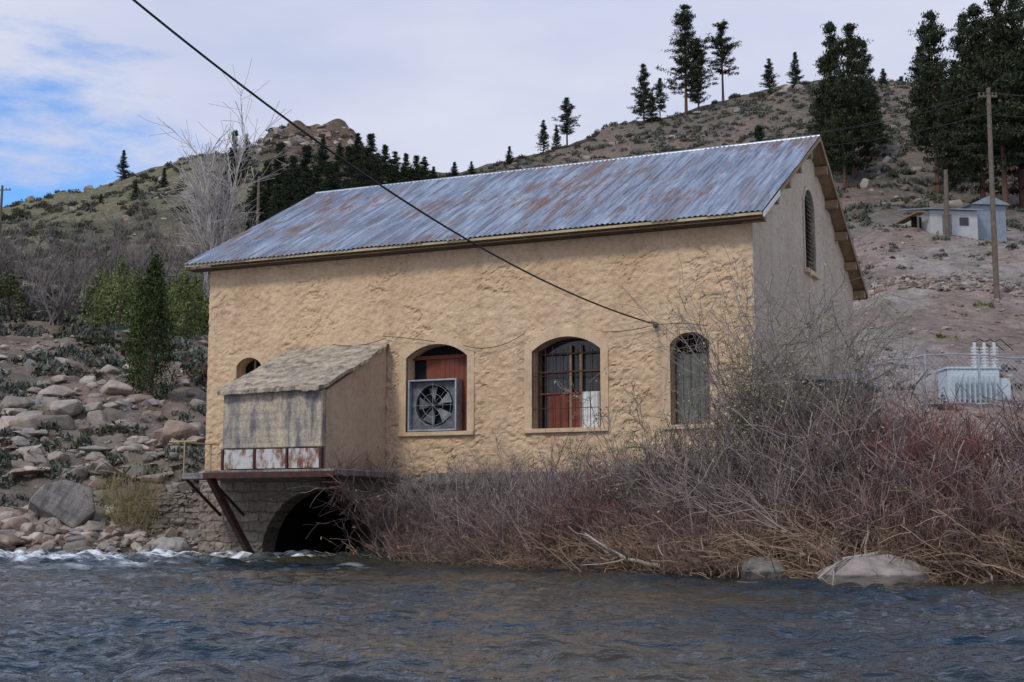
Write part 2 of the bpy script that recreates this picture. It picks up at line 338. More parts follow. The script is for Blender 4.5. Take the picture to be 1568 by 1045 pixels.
ff.parent=house;ff.location=(0,-.08,0)
box('foundation_ledge',7.7,L+.06,-.24,-.10,2.05,2.38,m_greyconc,house,.02)
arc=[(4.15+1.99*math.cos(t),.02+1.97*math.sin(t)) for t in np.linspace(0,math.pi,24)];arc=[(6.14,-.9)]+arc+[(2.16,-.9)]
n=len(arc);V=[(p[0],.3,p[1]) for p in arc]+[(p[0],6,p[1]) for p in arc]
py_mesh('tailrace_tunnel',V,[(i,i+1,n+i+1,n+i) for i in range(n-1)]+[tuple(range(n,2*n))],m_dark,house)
def surround(name,w,wd=.24,y0=-.06,y1=.1):
    a=arch(*w);b=arch(*w,off=wd);b[0]=(b[0][0],w[2]);b[-1]=(b[-1][0],w[2]);n=len(a)
    V=[(p[0],y0,p[1]) for p in a]+[(p[0],y0,p[1]) for p in b]+[(p[0],y1,p[1]) for p in a]+[(p[0],y1,p[1]) for p in b]
    Fa=[]
    for i in range(n-1): Fa+=[(i,i+1,n+i+1,n+i),(2*n+i,3*n+i,3*n+i+1,2*n+i+1),(i,2*n+i,2*n+i+1,i+1),(n+i,n+i+1,3*n+i+1,3*n+i)]
    Fa+=[(0,n,3*n,2*n),(n-1,3*n-1,4*n-1,2*n-1)]
    py_mesh(name,V,Fa,m_trim,house)
for i,w in enumerate(wins[:3]):
    surround('window_surround_%d'%i,w,.22,-.032)
    box('window_sill_%d'%i,w[0]-.22,w[1]+.22,-.09,.1,w[2]-.12,w[2]-.004,m_trim,house,.01)
surround('window_surround_3',wins[3],.10,-.032)
def panel(name,w,y,mat):prism(name,arch(w[0]-.02,w[1]+.02,w[2]-.02,w[3],w[4]+.02),'y',y,y+.04,mat,house)
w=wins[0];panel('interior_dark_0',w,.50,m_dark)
for i in range(7): box('board_%d'%i,w[0]+.9+i*.15,w[0]+1.045+i*.15,.40,.44,w[2],w[3]+.1,m_redwood,house,.004)
box('board_header',w[0],w[1],.36,.42,w[3]-.02,w[3]+.09,m_redwood,house)
box('board_left',w[0]+.42,w[0]+.9,.43,.46,4.9,w[3]+.1,m_redwood,house)
fx0,fx1,fz0,fz1=w[0]+.06,w[0]+1.62,3.57,5.05
for nm,a in(('fan_side_l',(fx0,fx0+.05,-.02,.38,fz0,fz1)),('fan_side_r',(fx1-.05,fx1,-.02,.38,fz0,fz1)),('fan_top',(fx0+.053,fx1-.053,-.02,.38,fz1-.05,fz1)),('fan_bottom',(fx0+.053,fx1-.053,-.02,.38,fz0,fz0+.05))):
    box(nm,*a,m_galv,house)
cx,cz=(fx0+fx1)/2,(fz0+fz1)/2
q=32;R=.60;V=[];Fa=[]
for i in range(q):
    t=2*math.pi*i/q;c,s=math.cos(t),math.sin(t);k=.69/max(abs(c),abs(s))
    V+=[(cx+R*c,.16,cz+R*s),(cx+k*1.05*c,.16,cz+k*s),(cx+R*c,.32,cz+R*s)]
for i in range(q):
    j=(i+1)%q;Fa+=[(3*i,3*i+1,3*j+1,3*j),(3*i,3*j,3*j+2,3*i+2)]
py_mesh('fan_shroud',V,Fa,m_fan,house)
for b in range(5):
    t0=b*2*math.pi/5+.3;V=[]
    for r,w0,w1 in((.1,.0,.35),(.35,-.1,.5),(.56,-.15,.5)):
        for t,yo in((t0+w0,.18),(t0+w1,.28)): V.append((cx+r*math.cos(t),yo,cz+r*math.sin(t)))
    py_mesh('fan_blade_%d'%b,V,[(0,1,3,2),(2,3,5,4)],m_blade,house)
rod('fan_hub',[(cx,.12,cz),(cx,.3,cz)],.10,m_greybox,house,12)
py_mesh('fan_back',[(fx0+.08,.37,fz0+.08),(fx1-.08,.37,fz0+.08),(fx1-.08,.37,fz1-.08),(fx0+.08,.37,fz1-.08)],[(0,1,2,3)],m_dark,house)
for j,r in enumerate((.33,.58)): rod('fan_ring_%d'%j,[(cx+r*math.cos(t),.04,cz+r*math.sin(t)) for t in np.linspace(0,6.2832,30)],.006,m_galv,house,4)
for i in range(4):
    t=i*math.pi/4;rod('fan_guard_%d'%i,[(cx-.66*math.cos(t),.045,cz-.66*math.sin(t)),(cx+.66*math.cos(t),.045,cz+.66*math.sin(t))],.006,m_galv,house,4)
w=wins[1];panel('interior_dark_1',w,.50,m_glass)
for j in range(5): box('door_board_%d'%j,w[0]+.32+j*.2,w[0]+.51+j*.2,.40,.44,3.57,4.5,m_redwood,house,.004)
for i,x in enumerate((w[0]+.05,w[0]+.95,w[0]+1.25,w[1]-.09)): box('mullion_%d'%i,x,x+.07,.38,.46,3.56,w[3]+.18,m_wood if i in(1,2) else m_dkwood,house)
for i,z in enumerate((4.5,5.1,5.6)): box('transom_%d'%i,w[0]+.02,w[1]-.02,.37,.45,z,z+.05,m_dkwood if i else m_redwood,house)
box('white_sheet',w[0]+1.34,w[0]+1.85,.33,.36,3.57,4.55,m_white,house)
for i in range(9): rod('bar_%d'%i,[(w[0]+.13+i*.22,.12,3.56),(w[0]+.13+i*.22,.12,5.8)],.011,m_steel,house,5)
for z in(4.1,5.0): rod('bar_h_%d'%int(z),[(w[0],.13,z),(w[1],.13,z)],.010,m_steel,house,5)
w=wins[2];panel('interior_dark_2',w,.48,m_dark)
for i in range(5): box('shutter_%d'%i,w[0]+.04+i*.2,w[0]+.23+i*.2,.38,.42,3.57,5.45,m_greenboard,house,.004)
for i in range(5): rod('bar2_%d'%i,[(w[0]+.1+i*.22,.12,3.56),(w[0]+.1+i*.22,.12,5.75)],.010,m_steel,house,5)
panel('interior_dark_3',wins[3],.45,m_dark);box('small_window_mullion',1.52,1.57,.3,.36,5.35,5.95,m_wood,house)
lv=(6.1,7.5,8.55,10.6,11.1)
prism('louver_back',arch(6.08,7.52,8.5,10.6,11.12),'x',L-.38,L-.34,m_dark,house)
for i in range(18):
    z=8.6+i*.135
    py_mesh('louver_slat_%d'%i,[(L-.02,6.1,z),(L-.02,7.5,z),(L-.2,7.5,z+.12),(L-.2,6.1,z+.12)],[(0,1,2,3)],m_greybox,house)
a=arch(*lv);b=arch(*lv,off=.12);n=len(a)
V=[(L+.07,p[0],p[1]) for p in a]+[(L+.07,p[0],p[1]) for p in b]+[(L-.05,p[0],p[1]) for p in a]+[(L-.05,p[0],p[1]) for p in b]
py_mesh('louver_frame',V,[f for i in range(n-1) for f in((i,i+1,n+i+1,n+i),(i,2*n+i,2*n+i+1,i+1),(n+i,n+i+1,3*n+i+1,3*n+i))],m_gable,house)
box('louver_sill',L-.1,L+.18,5.95,7.65,8.42,8.55,m_trim,house)
# roof
x0,x1=-.58,L+.45
xs=np.arange(x0,x1+.02,.0245)
def slope_sheet(name,ya,yb):
    tt=np.linspace(0,1,25);Xs,T=np.meshgrid(xs,tt);Yl=ya+(yb-ya)*T
    Zc=.022*np.sin(2*math.pi*Xs/.152)
    sheet=np.floor((Xs-x0)/.76);jit=_hash(sheet,sheet*0,3)
    Zc+=.03*(fbm(Xs*.9,Yl*.9,2,2)-.5)*2+.012*jit
    Zc+=np.where(T>.5,-.0,.02)
    sag=.05*np.sin(Xs*.9)*np.sin(T*3)
    Yl=Yl+np.where(T<.01,(jit-.5)*.07*np.sign(yb-ya),0)
    return np_mesh(name,np.stack([Xs,Yl,zr(Yl)+Zc*.9+sag*.3],-1).reshape(-1,3),grid_faces(25,len(xs)),m_roof,smooth=True,parent=house)
slope_sheet('roof_front',-.56,W/2);slope_sheet('roof_back',W+.56,W/2)
rod('ridge_cap',[(x0,W/2,RZ-.03),(L/2,W/2,RZ-.05),(x1,W/2,RZ-.03)],.07,m_galv,house,10)
def deck(name,ya,yb,t0,t1,mat,xa=x0+.03,xb=x1-.03):
    za,zb=float(zr(ya)),float(zr(yb))
    prism(name,[(ya,za-t0),(yb,zb-t0),(yb,zb-t1),(ya,za-t1)],'x',xa,xb,mat,house)
deck('roof_boards_front',-.5,W/2,.05,.09,m_wood);deck('roof_boards_back',W+.5,W/2+.001,.05,.09,m_wood)
box('eave_fascia',x0+.02,x1-.02,-.535,-.503,8.83,8.90,m_fascia,house,.004);box('eave_fascia_back',x0+.02,x1-.02,W+.503,W+.535,8.75,8.90,m_wood,house,.004)
box('eave_soffit',x0+.05,x1-.05,-.50,-.02,8.74,8.77,m_dkwood,house,.003)
for s,(ya,yb) in enumerate(((-.5,W/2),(W+.5,W/2))):
    for side,xx in((0,x1-.028),(1,x0-.01)):
        za,zb=float(zr(ya)),float(zr(yb))
        prism('bargeboard_%d_%d'%(s,side),[(ya,za-.03),(yb,zb-.03),(yb,zb-.15),(ya,za-.15)],'x',xx,xx+.035,m_wood,house)
    for i in range(5):
        y=ya+(yb-ya)*(i+.25)/5;z=float(zr(y))-.095
        prism('purlin_%d_%d'%(s,i),[(y-.10,z-.04),(y+.10,z-.04),(y+.10,z-.30),(y-.10,z-.30)],'x',L-.2,x1-.035,m_wood,house)
prism('white_rake_trim',[(-.5,8.93-.02),(1.3,8.93+.94-.02),(1.3,8.93+.94-.16),(-.5,8.93-.16)],'x',x1+.008,x1+.03,m_white,house)
# concrete bay
bx0,bx1=3.15,6.36
box('bay_front',bx0,bx1,-3.42,-3.2,3.0,4.56,m_conc,house,.03)
for nm,xa,xb in(('bay_side_right',bx1-.22,bx1-.003),('bay_side_left',bx0+.003,bx0+.22)):
    prism(nm,[(-3.19,2.43),(-.02,2.43),(-.02,6.02),(-3.19,4.52)],'x',xa,xb,m_concside,house,.01)
nx,nyb=60,70
xs2=np.linspace(bx0-.08,bx1+.14,nx);ts=np.linspace(0,1,nyb);XA,TT=np.meshgrid(xs2,ts)
Yb=-3.62+TT*3.58+(fbm(XA*3,TT*0,3,6)-.5)*.3*(TT<.02);Zb=4.60+TT*1.56+(fbm(XA*3,TT*9,4,66)-.5)*.10
XA=XA+np.where(XA>bx1+.13,(fbm(TT*9,TT*0,3,16)-.5)*.28,0)
top=np.stack([XA,Yb,Zb],-1).reshape(-1,3);bot=top.copy();bot[:,2]-=.10
g=grid_faces(nyb,nx);N=len(top);idx=np.arange(N).reshape(nyb,nx);Fs=[g,g[:,::-1]+N]
for line in(idx[0,:],idx[-1,:][::-1],idx[:,0][::-1],idx[:,-1]):
    a_=line[:-1];b_=line[1:];Fs.append(np.stack([b_,a_,a_+N,b_+N],-1))
np_mesh('bay_roof_slab',np.concatenate([top,bot]),np.concatenate(Fs),m_slab,parent=house)
for i in range(3):
    a_=bx0+.06+i*1.05;box('bay_panel_%d'%i,a_,a_+.98,-3.40,-3.36,2.45,2.98,m_panel,house,.01)
    box('bay_panel_post_%d'%i,a_-.07,a_-.005,-3.44,-3.34,2.43,2.99,m_steel,house,.005)
box('bay_panel_post_3',bx1-.06,bx1+.02,-3.44,-3.34,2.43,2.99,m_steel,house,.005)
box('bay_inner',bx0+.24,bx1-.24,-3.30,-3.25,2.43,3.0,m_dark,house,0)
box('deck_slab',2.7,6.85,-3.55,-.12,2.24,2.42,m_greyconc,house,.02)
box('deck_slab_left',.62,2.69,-1.9,-.12,2.24,2.42,m_greyconc,house,.02)
box('deck_edge_beam',2.68,6.87,-3.62,-3.555,2.20,2.36,m_steel,house,.008)
def beam(name,p,q,s):
    p=Vector(p);q=Vector(q);d=(q-p).normalized();a=d.cross(Vector((1,0,0))).normalized()*s;b=Vector((1,0,0))*s*.8
    V=[c+sa*a+sb*b for c in(p,q) for sa,sb in((-1,-1),(1,-1),(1,1),(-1,1))]
    py_mesh(name,V,[(0,1,2,3),(7,6,5,4)]+[(i,(i+1)%4,4+(i+1)%4,4+i) for i in range(4)],m_steel,house,.01)
beam('strut_left',(2.85,-3.5,2.22),(3.0,-1.3,-.4),.10)
beam('strut_right',(6.5,-3.5,2.22),(6.35,-.3,.3),.10)
beam('bracket_a',(1.6,-1.8,2.22),(1.6,-.15,1.2),.04);beam('bracket_b',(.75,-1.8,2.22),(.75,-.15,1.2),.04)
for i,(x,y) in enumerate(((.66,-1.85),(.66,-.6))): rod('rail_post_%d'%i,[(x,y,2.3),(x,y,3.35)],.022,m_fascia,house)
rod('rail_top',[(.1,-1.85,3.35),(1.1,-1.85,3.35)],.022,m_fascia,house);rod('rail_side',[(.66,-1.85,3.32),(.66,-.2,3.32)],.02,m_fascia,house)
def swag(name,a,b,s,r=.010):
    P=[(a[0]+(b[0]-a[0])*t,-.12,a[1]+(b[1]-a[1])*t-4*s*t*(1-t)) for t in np.linspace(0,1,14)];rod(name,P,r,m_cable,house,5)
swag('wall_wire_a',(6.3,6.35),(8.0,6.1),-.02);swag('wall_wire_b',(8.9,5.95),(10.8,6.2),.22);swag('wall_wire_c',(13.05,6.1),(14.55,6.2),.05)
swag('wall_wire_d',(14.6,6.2),(16.0,6.1),-.05);swag('wall_wire_e',(4.6,6.2),(6.4,6.3),.12)
box('wire_bracket',14.52,14.62,-.16,-.03,6.14,6.27,m_greybox,house)
prism('annex_roof',[(5.0,5.2),(9.5,5.2),(9.5,5.08),(5.0,5.08)],'x',L+.06,L+1.6,m_galv,house)
box('annex_body',L+.06,L+1.4,5.2,9.3,2.0,5.06,m_greybox,house)
# ---------------------------------------------------------------- overhead cable
P0=np.array([-5.74,20,CAMH+20*float(slope(0))]);e=Vector((14.58,-.2,6.22));hm=Matrix.Translation(house.location)@house.rotation_euler.to_matrix().to_4x4()
P1=np.array(hm@e)
pts=[P0+(P1-P0)*t+np.array([0,0,-4*.68*t*(1-t)]) for t in np.linspace(-.45,1,60)]
rod('power_cable',pts,.020,m_cable,None,6)
# ---------------------------------------------------------------- vegetation generators
def grow(S,D,Ln,R,k,wob,up,rg,tip=.35):
    n=len(S);P=np.zeros((n,k,3));DD=np.zeros((n,k,3));P[:,0]=S;d=D/np.linalg.norm(D,axis=1,keepdims=True);DD[:,0]=d
    for i in range(1,k):
        d=d+rg.normal(size=(n,3))*wob;d[:,2]+=up;d/=np.linalg.norm(d,axis=1,keepdims=True)
        P[:,i]=P[:,i-1]+d*(Ln/(k-1))[:,None];DD[:,i]=d
    RR=R[:,None]*np.linspace(1,tip,k)[None];return P,DD,RR
def kids(P,DD,RR,Ln,m,tmin,ratio,spread,rg,rr=.6):
    n,k,_=P.shape;ip=np.repeat(np.arange(n),m);t=rg.uniform(tmin,1,n*m)*(k-1);j=np.minimum(t.astype(int),k-2);f=(t-j)[:,None]
    S=P[ip,j]*(1-f)+P[ip,j+1]*f;D=DD[ip,j]+rg.normal(size=(n*m,3))*spread
    return S,D,Ln[ip]*ratio*rg.uniform(.6,1.2,n*m),RR[ip,j]*rr
def shrub(rg,n0=22,h=2.3,sp=.6,m1=5,m2=4,r0=.016,up=.05,wob=.13,col=(.2,.17,.15),jit=.3,leaf=0,leafcol=(.2,.22,.08),base=.35,lean=(0,0),k=5,rmin=.004,r1=.5,r2=.6,spread=.5,t1=.25,ls=.03):
    S=np.c_[rg.normal(size=(n0,2))*base,np.zeros(n0)-.1];D=np.c_[rg.normal(size=(n0,2))*sp+np.array(lean),np.ones(n0)]
    Ln=h*rg.uniform(.5,1.05,n0);R=r0*rg.uniform(.6,1.2,n0);parts=[];col=np.array(col)
    P,DD,RR=grow(S,D,Ln,R,k+1,wob*.8,up,rg)
    def add(P,RR,c,n):
        V,Fa=tubes(P,np.maximum(RR,rmin),3);kk=P.shape[1]*3
        cc=np.repeat(c*rg.uniform(1-jit,1+jit,(n,1))*np.array([1,1,1])[None],kk,0);parts.append((V,Fa,cc))
    add(P,RR,col*1.1,n0);S,D,L2,R2=kids(P,DD,RR,Ln,m1,t1,r1,spread,rg);P,DD,RR=grow(S,D,L2,R2,k,wob,up,rg);add(P,RR,col,len(P))
    tips=[P[:,-1]]
    if m2:
        S,D,L3,R3=kids(P,DD,RR,L2,m2,.15,r2,spread,rg);P,DD,RR=grow(S,D,L3,R3,k-1,wob*1.1,up,rg);add(P,RR,col*.95,len(P));tips=[P[:,-1],P[:,-2]]
    if leaf:
        T=np.concatenate(tips);T=T[rg.integers(0,len(T),leaf)]+rg.normal(size=(leaf,3))*.04
        V,Fa=cards(T,ls,rg,.6);parts.append((V,Fa,np.repeat(np.array(leafcol)*rg.uniform(.6,1.4,(leaf,1)),4,0)))
    V,Fa,C=join(parts);top=np.percentile(V[:,2],99.3);V=V*(h/max(top,.1));return V,Fa,C
def xform(T,pos,s,rz,cm=1.0,sz=None):
    V,Fa,C=T;c,sn=math.cos(rz),math.sin(rz);Q=V*np.array([s,s,sz or s]);Q=np.stack([Q[:,0]*c-Q[:,1]*sn,Q[:,0]*sn+Q[:,1]*c,Q[:,2]],-1)+np.array(pos);return Q,Fa,np.clip(C*cm,0,1)
grey=(.235,.19,.175);brn=(.21,.145,.125);redt=(.23,.10,.09);tan=(.27,.19,.13)
rg=np.random.default_rng(21)
LG=(.26,.26,.12)
Tg=[shrub(rg,20,1.,.5,5,3,.010,col=grey,leaf=70,leafcol=LG,base=.25,rmin=.003,jit=.5,ls=.015) for _ in range(4)]
Tb=[shrub(rg,20,1.,.7,5,3,.009,up=.02,col=brn,base=.25,rmin=.003,jit=.5) for _ in range(4)]
Tr=[shrub(rg,26,1.,.35,4,2,.008,up=.1,col=redt,base=.25,rmin=.003) for _ in range(2)]
Tt=[shrub(rg,20,.8,1.2,4,2,.009,up=-.03,col=tan,wob=.2,base=.25,rmin=.003,jit=.5) for _ in range(3)]
def uY(u,Y,s=.03): return float(azt(u,s))*Y
parts=[]
for u in np.arange(592,1720,13):
    a=float(azt(u,.02));ys=float(shoreY(a))
    for row,(dy,pool,sc) in enumerate(((.1,Tt,.55),(.7,Tb,.66),(1.7,Tg,.85),(3.2,Tg if u<1300 else Tb,.98))):
        if row>=2 and rg.random()<.2: continue
        y=ys+dy+rg.normal()*.35;x=a*y+rg.normal()*.25
        hs=np.interp(u,[592,630,900,1050,1250,1400,1700],[1.3,1.65,1.7,2.0,2.4,2.3,2.25])*sc*rg.uniform(.6,1.25)
        T=pool[rg.integers(len(pool))];cm=np.array([1,1,1])*rg.uniform(.7,1.3)
        if (840<u<970 or 1380<u<1600) and row>=2 and rg.random()<.6: T=Tr[rg.integers(2)]
        parts.append(xform(T,(x,y,float(terrain(x,y))-.05),hs*1.12,rg.uniform(0,6.28),cm,hs))
V,Fa,C=join(parts);np_mesh('willow_thicket',V,Fa,m_twig,C)
def willow(u,Y,vt,n0,sp,lean,seed,col,leaf,lc,base=.5,r0=.035,m1=9,m2=7,rmin=.0055,**kw):
    rg=np.random.default_rng(seed);x,_,zt=site(u,vt,Y);zb=float(terrain(x,Y))
    T=shrub(rg,n0,zt-zb,sp,m1,m2,r0,up=.02,wob=.13,col=col,leaf=leaf,leafcol=lc,base=base,lean=lean,k=6,r1=.33,r2=.55,spread=.8,t1=.3,ls=.032,rmin=rmin,jit=.4,**kw)
    V,Fa,C=T;ob=np_mesh('willow_tree',V,Fa,m_twig,C);ob.location=(x,Y,zb);return ob
yl=(.30,.30,.14);wg=(.215,.185,.165)
willow(1195,31,425,12,.17,(-.16,0),1,wg,2200,yl,.45,m1=12,m2=8)
willow(1230,30.5,428,13,.14,(.02,0),2,wg,2000,yl,.4,m1=12,m2=8)
willow(1165,31,440,9,.14,(-.24,0),11,wg,1600,yl,.35,.03,11,8)
willow(1145,31,545,9,.3,(-.25,0),3,wg,900,yl,.4,.026,9,6)
willow(1262,30,480,12,.25,(.1,0),14,wg,700,yl,.5,.03,10,7)
willow(1305,30,545,14,.35,(.1,0),4,(.21,.16,.145),300,yl,.7,.026)
willow(1010,32,590,7,.35,(-.2,0),5,wg,900,yl,.4,.02,8,6)
willow(1365,29,600,12,.4,(0,0),9,(.21,.155,.14),200,yl,.6,.022,8,6)
willow(1430,28.5,630,14,.35,(0,0),6,(.23,.105,.095),0,yl,.8,.02,7,5)
willow(1540,27.5,630,14,.35,(0,0),7,(.23,.12,.105),60,yl,.8,.02,7,5)
willow(760,36,668,9,.45,(0,0),8,grey,300,yl,.6,.018,7,5)
willow(610,37.7,685,9,.5,(-.3,0),10,brn,60,yl,.3,.016,7,5)
Tz=shrub(np.random.default_rng(5),60,2.3,.5,5,3,.012,up=.02,col=(.26,.215,.11),leaf=1200,leafcol=(.25,.23,.09))
V,Fa,C=Tz;ob=np_mesh('yellow_willow_bush',V,Fa,m_twig,C);x=uY(205,43.4);ob.location=(x,43.4,float(terrain(x,43.4)))
rg=np.random.default_rng(9)
for i,(u,Y,l,ang,z) in enumerate(((1060,28.2,2.2,.2,.3),(1010,28.9,1.8,2.9,.15),(1370,25.3,1.9,2.5,.5),(1420,25.2,1.5,.3,.35),(1220,26.6,1.6,.5,.4))):
    x=uY(u,Y,-.04);S=np.array([[x,Y,z]]);P,DD,RR=grow(S,np.array([[math.cos(ang),-.1,.1]]),np.array([l]),np.array([.055]),9,.2,0,rg)
    S2,D2,L2,R2=kids(P,DD,RR,np.array([l]),6,.3,.5,.6,rg);P2,_,RR2=grow(S2,D2,L2,R2,6,.2,0,rg)
    a1=tubes(P,RR,6);a2=tubes(P2,RR2,6);V,Fa,C=join([(a1[0],a1[1],np.array([.42,.37,.32])),(a2[0],a2[1],np.array([.38,.33,.28]))]);np_mesh('driftwood_branch',V,Fa,m_rock,C,smooth=True)
# pines
def pine_mesh(name,seed,dens=1.,start=.2,wid=.17,droop=0.,gap=.3,col=(.028,.040,.026),shape=.75):
    rg=np.random.default_rng(seed);nb=int(165*dens);z=start+(1-start)*np.sort(rg.random(nb))**.9
    z=np.clip(z,start,.985);prof=wid*((1-z)/(1-start))**shape*rg.uniform(.5,1.15,nb)+.012
    lob=1+gap*np.sin(z*23+seed)*1.0;prof*=np.clip(lob,.45,1.4)
    low=sstep(start,start+.15,z);prof*=.55+.45*low
    th=rg.uniform(0,6.28,nb);bend=rg.normal(0,.008)
    S=np.c_[bend*z,bend*z*.5,z];D=np.c_[np.cos(th),np.sin(th),.15+.5*(z-start)-droop+rg.normal(0,.12,nb)]
    P,DD,RR=grow(S,D,prof,np.full(nb,.0035)*(1.1-z),6,.1,.03,rg)
    V1,F1=tubes(P,np.maximum(RR,.0006),3)
    tp=np.array([[[bend*t,bend*t*.5,t] for t in np.linspace(-.02,1,12)]]);tr=np.array([np.linspace(.0145,.0015,12)])
    V0,F0=tubes(tp,tr,8)
    per=11;ib=np.repeat(np.arange(nb),per);tt=rg.uniform(.2,1.03,nb*per)*5;j=np.clip(tt.astype(int),0,4);f=(tt-j)[:,None]
    cc=P[ib,j]*(1-f)+P[ib,j+1]*f;keep=rg.random(len(cc))<np.clip(prof[ib]/wid*1.6,.3,1);cc=cc[keep]
    cc+=rg.normal(size=cc.shape)*np.array([.009,.009,.004]);q=10
    pts=np.repeat(cc,q,0)+rg.normal(size=(len(cc)*q,3))*np.array([.012,.012,.006])
    V2,F2=cards(pts,.0105,rg,.35,.3)
    cl=np.repeat(rg.uniform(.5,1.7,len(cc)),q);hue=np.repeat(rg.uniform(0,1,len(cc)),q)[:,None]
    c2=(np.array(col)*(1-hue)+np.array(col)*np.array([1.5,1.25,.9])*hue)*cl[:,None]
    V,Fa,C=join([(V0,F0,np.array([.12,.07,.05])),(V1,F1,np.array([.07,.05,.04])),(V2,F2,np.repeat(c2,4,0))])
    ob=np_mesh(name,V,Fa,m_leaf,C,link=False);return ob.data
PM=[pine_mesh('pine_mesh_a',1,1.0,.20,.215),pine_mesh('pine_mesh_b',2,.9,.28,.21,gap=.5),pine_mesh('pine_mesh_c',3,1.2,.10,.23,shape=.85),
    pine_mesh('pine_mesh_d',4,.65,.36,.19,gap=.6,shape=.5),pine_mesh('fir_mesh',5,1.5,.03,.26,shape=.95,gap=.15,col=(.026,.038,.026))]
def pine(u,vt,vb,Y,kind,wide=1.):
    x,_,zt=site(u,vt,Y);zb=CAMH+Y*float(slope(vb))
    zg=float(terrain(x,Y));zb=min(zb,zg) if abs(zb-zg)<4 else zg
    ob=bpy.data.objects.new('pine_tree',PM[kind]);scene.collection.objects.link(ob);h=zt-zb
    if h<1: h=3
    if 380<u<680: wide*=1.45
    ob.location=(x,Y,zb-.2);ob.scale=(h*wide,h*wide,h);ob.rotation_euler=(0,0,rng.uniform(0,6.28))
for t in [(1048,5,180,225,0,1.05),(1068,60,195,225,1,.9),(1105,35,160,226,3,1.25),(985,96,190,226,2,1.1),(1010,118,186,226,1,1.1),(998,140,190,225,2,1.2),(868,148,210,226,1,1.35),(832,182,222,226,2,1.1),(852,190,222,226,2,1.1),
 (1177,88,140,226,2,1.3),(1217,78,134,226,4,1.1),(1270,32,310,160,2,.8),(1300,35,310,154,0,.9),(1320,60,300,168,2,.9),(1288,110,310,150,1,1.0),(1258,120,300,165,2,.8),(1352,103,150,226,2,1.2),
 (1425,15,280,150,0,.9),(1445,140,300,140,2,.8),(1475,20,215,170,1,1.),(1492,5,270,140,2,.95),(1525,-5,270,135,0,1.),(1550,-10,260,140,2,1.),(1590,-40,280,130,0,1.1),(1512,60,250,175,2,1.),(1538,40,250,160,2,1.),(1565,60,250,165,2,1.),(1410,70,260,175,1,1.),(1460,90,270,160,2,.9),(1335,130,260,180,2,1.),
 (190,228,276,226,4,1.1),(360,198,330,180,4,.8),(378,203,340,185,2,.9),(430,216,330,175,4,1.),(450,236,330,170,4,1.),(470,221,320,180,4,1.1),(495,210,315,190,4,1.),(520,217,310,195,2,1.1),(535,222,310,190,4,1.),(548,202,300,200,4,1.),(568,203,300,190,4,1.),
 (590,220,300,200,4,.9),(605,230,300,205,2,1.),(622,233,300,200,4,.9),(638,236,300,205,4,1.),(650,238,290,206,2,1.1),(664,253,290,206,4,.9),(252,255,300,200,4,1.),(455,254,340,160,4,1.1),(410,245,350,150,4,.9),(345,260,360,140,4,1.1),(442,262,340,150,4,1.),(468,262,340,145,4,1.),(515,246,330,165,4,1.),(553,246,330,160,4,1.),
 (155,295,330,200,4,1.2),(208,275,330,190,2,1.2),(696,246,280,215,4,1.6),(1162,190,230,150,4,1.3),(1380,115,160,226,4,1.4),(505,248,330,160,4,1.1),(540,246,330,165,4,1.),(578,248,320,165,4,1.1),(485,252,330,150,4,1.),(560,258,320,158,4,1.1),(600,252,310,165,4,1.),(618,252,310,165,4,1.),(630,256,310,165,4,1.),(645,258,310,165,4,1.),(530,272,330,140,4,1.1),
 (30,370,400,150,4,1.2),(395,262,350,145,4,.9),(425,280,360,130,4,.9),(722,245,262,222,4,1.5),(780,222,240,222,4,1.3)]: pine(*t)
def blob_tree(name,u,vt,vb,Y,w,seed,col,n=5200,size=.09,cone=True):
    rg=np.random.default_rng(seed);x,_,zt=site(u,vt,Y);zb=float(terrain(x,Y));h=zt-zb
    nc=n//26;t=rg.random(nc)**.8;th=rg.uniform(0,6.28,nc)
    prof=w*np.clip(np.sin(np.clip(t*.9+.12,0,1)*math.pi)**.7 if not cone else (1-t)**.7*np.clip(t*6+.35,0,1),.05,1)
    prof=prof*(1+.35*np.sin(th*3+seed+t*5)*(not cone))
    r=prof*rg.uniform(.45,1.12,nc);cc=np.c_[r*np.cos(th),r*np.sin(th),t*h*rg.uniform(.93,1.05,nc)*(1+(.15*np.sin(th*2+seed) if not cone else 0))]
    pts=np.repeat(cc,26,0)+rg.normal(size=(nc*26,3))*np.array([.13,.13,.17])*w*.9
    V,Fa=cards(pts,size,rg,.5,.5);c=np.repeat(rg.uniform(.4,1.6,nc),26)[:,None]*np.array(col)
    tr=tubes(np.array([[[0,0,-.3],[.02,0,h*.5],[0,.02,h*.9]]]),np.array([[.1,.06,.02]])*w,6)
    V,Fa,C=join([(V,Fa,np.repeat(c,4,0)),(tr[0],tr[1],np.array([.1,.07,.05]))]);ob=np_mesh(name,V,Fa,m_leaf,C);ob.location=(x,Y,zb)
blob_tree('juniper_tree',238,400,548,62,1.15,3,(.045,.062,.024),8800,.07)
blob_tree('juniper_tree',220,435,530,64,.9,13,(.05,.066,.024),4800,.07)
gs=(.12,.145,.055)
for u,vt,Y,w_,sd_ in ((185,412,80,1.6,4),(155,428,82,1.3,14),(212,424,84,1.5,24),(282,430,78,1.4,6),(302,436,80,1.0,16),(262,438,82,1.1,26)):
    blob_tree('green_shrub',u,vt,470,Y,w_,sd_,gs,3300,.08,False)
blob_tree('green_shrub',1500,482,500,76,.6,7,(.12,.16,.05),1500,.07,False)
blob_tree('green_shrub',1445,528,545,68,.5,8,(.12,.16,.05),1200,.07,False)
blob_tree('green_shrub',15,425,460,85,1.5,9,(.08,.09,.04),2500,.1,False)
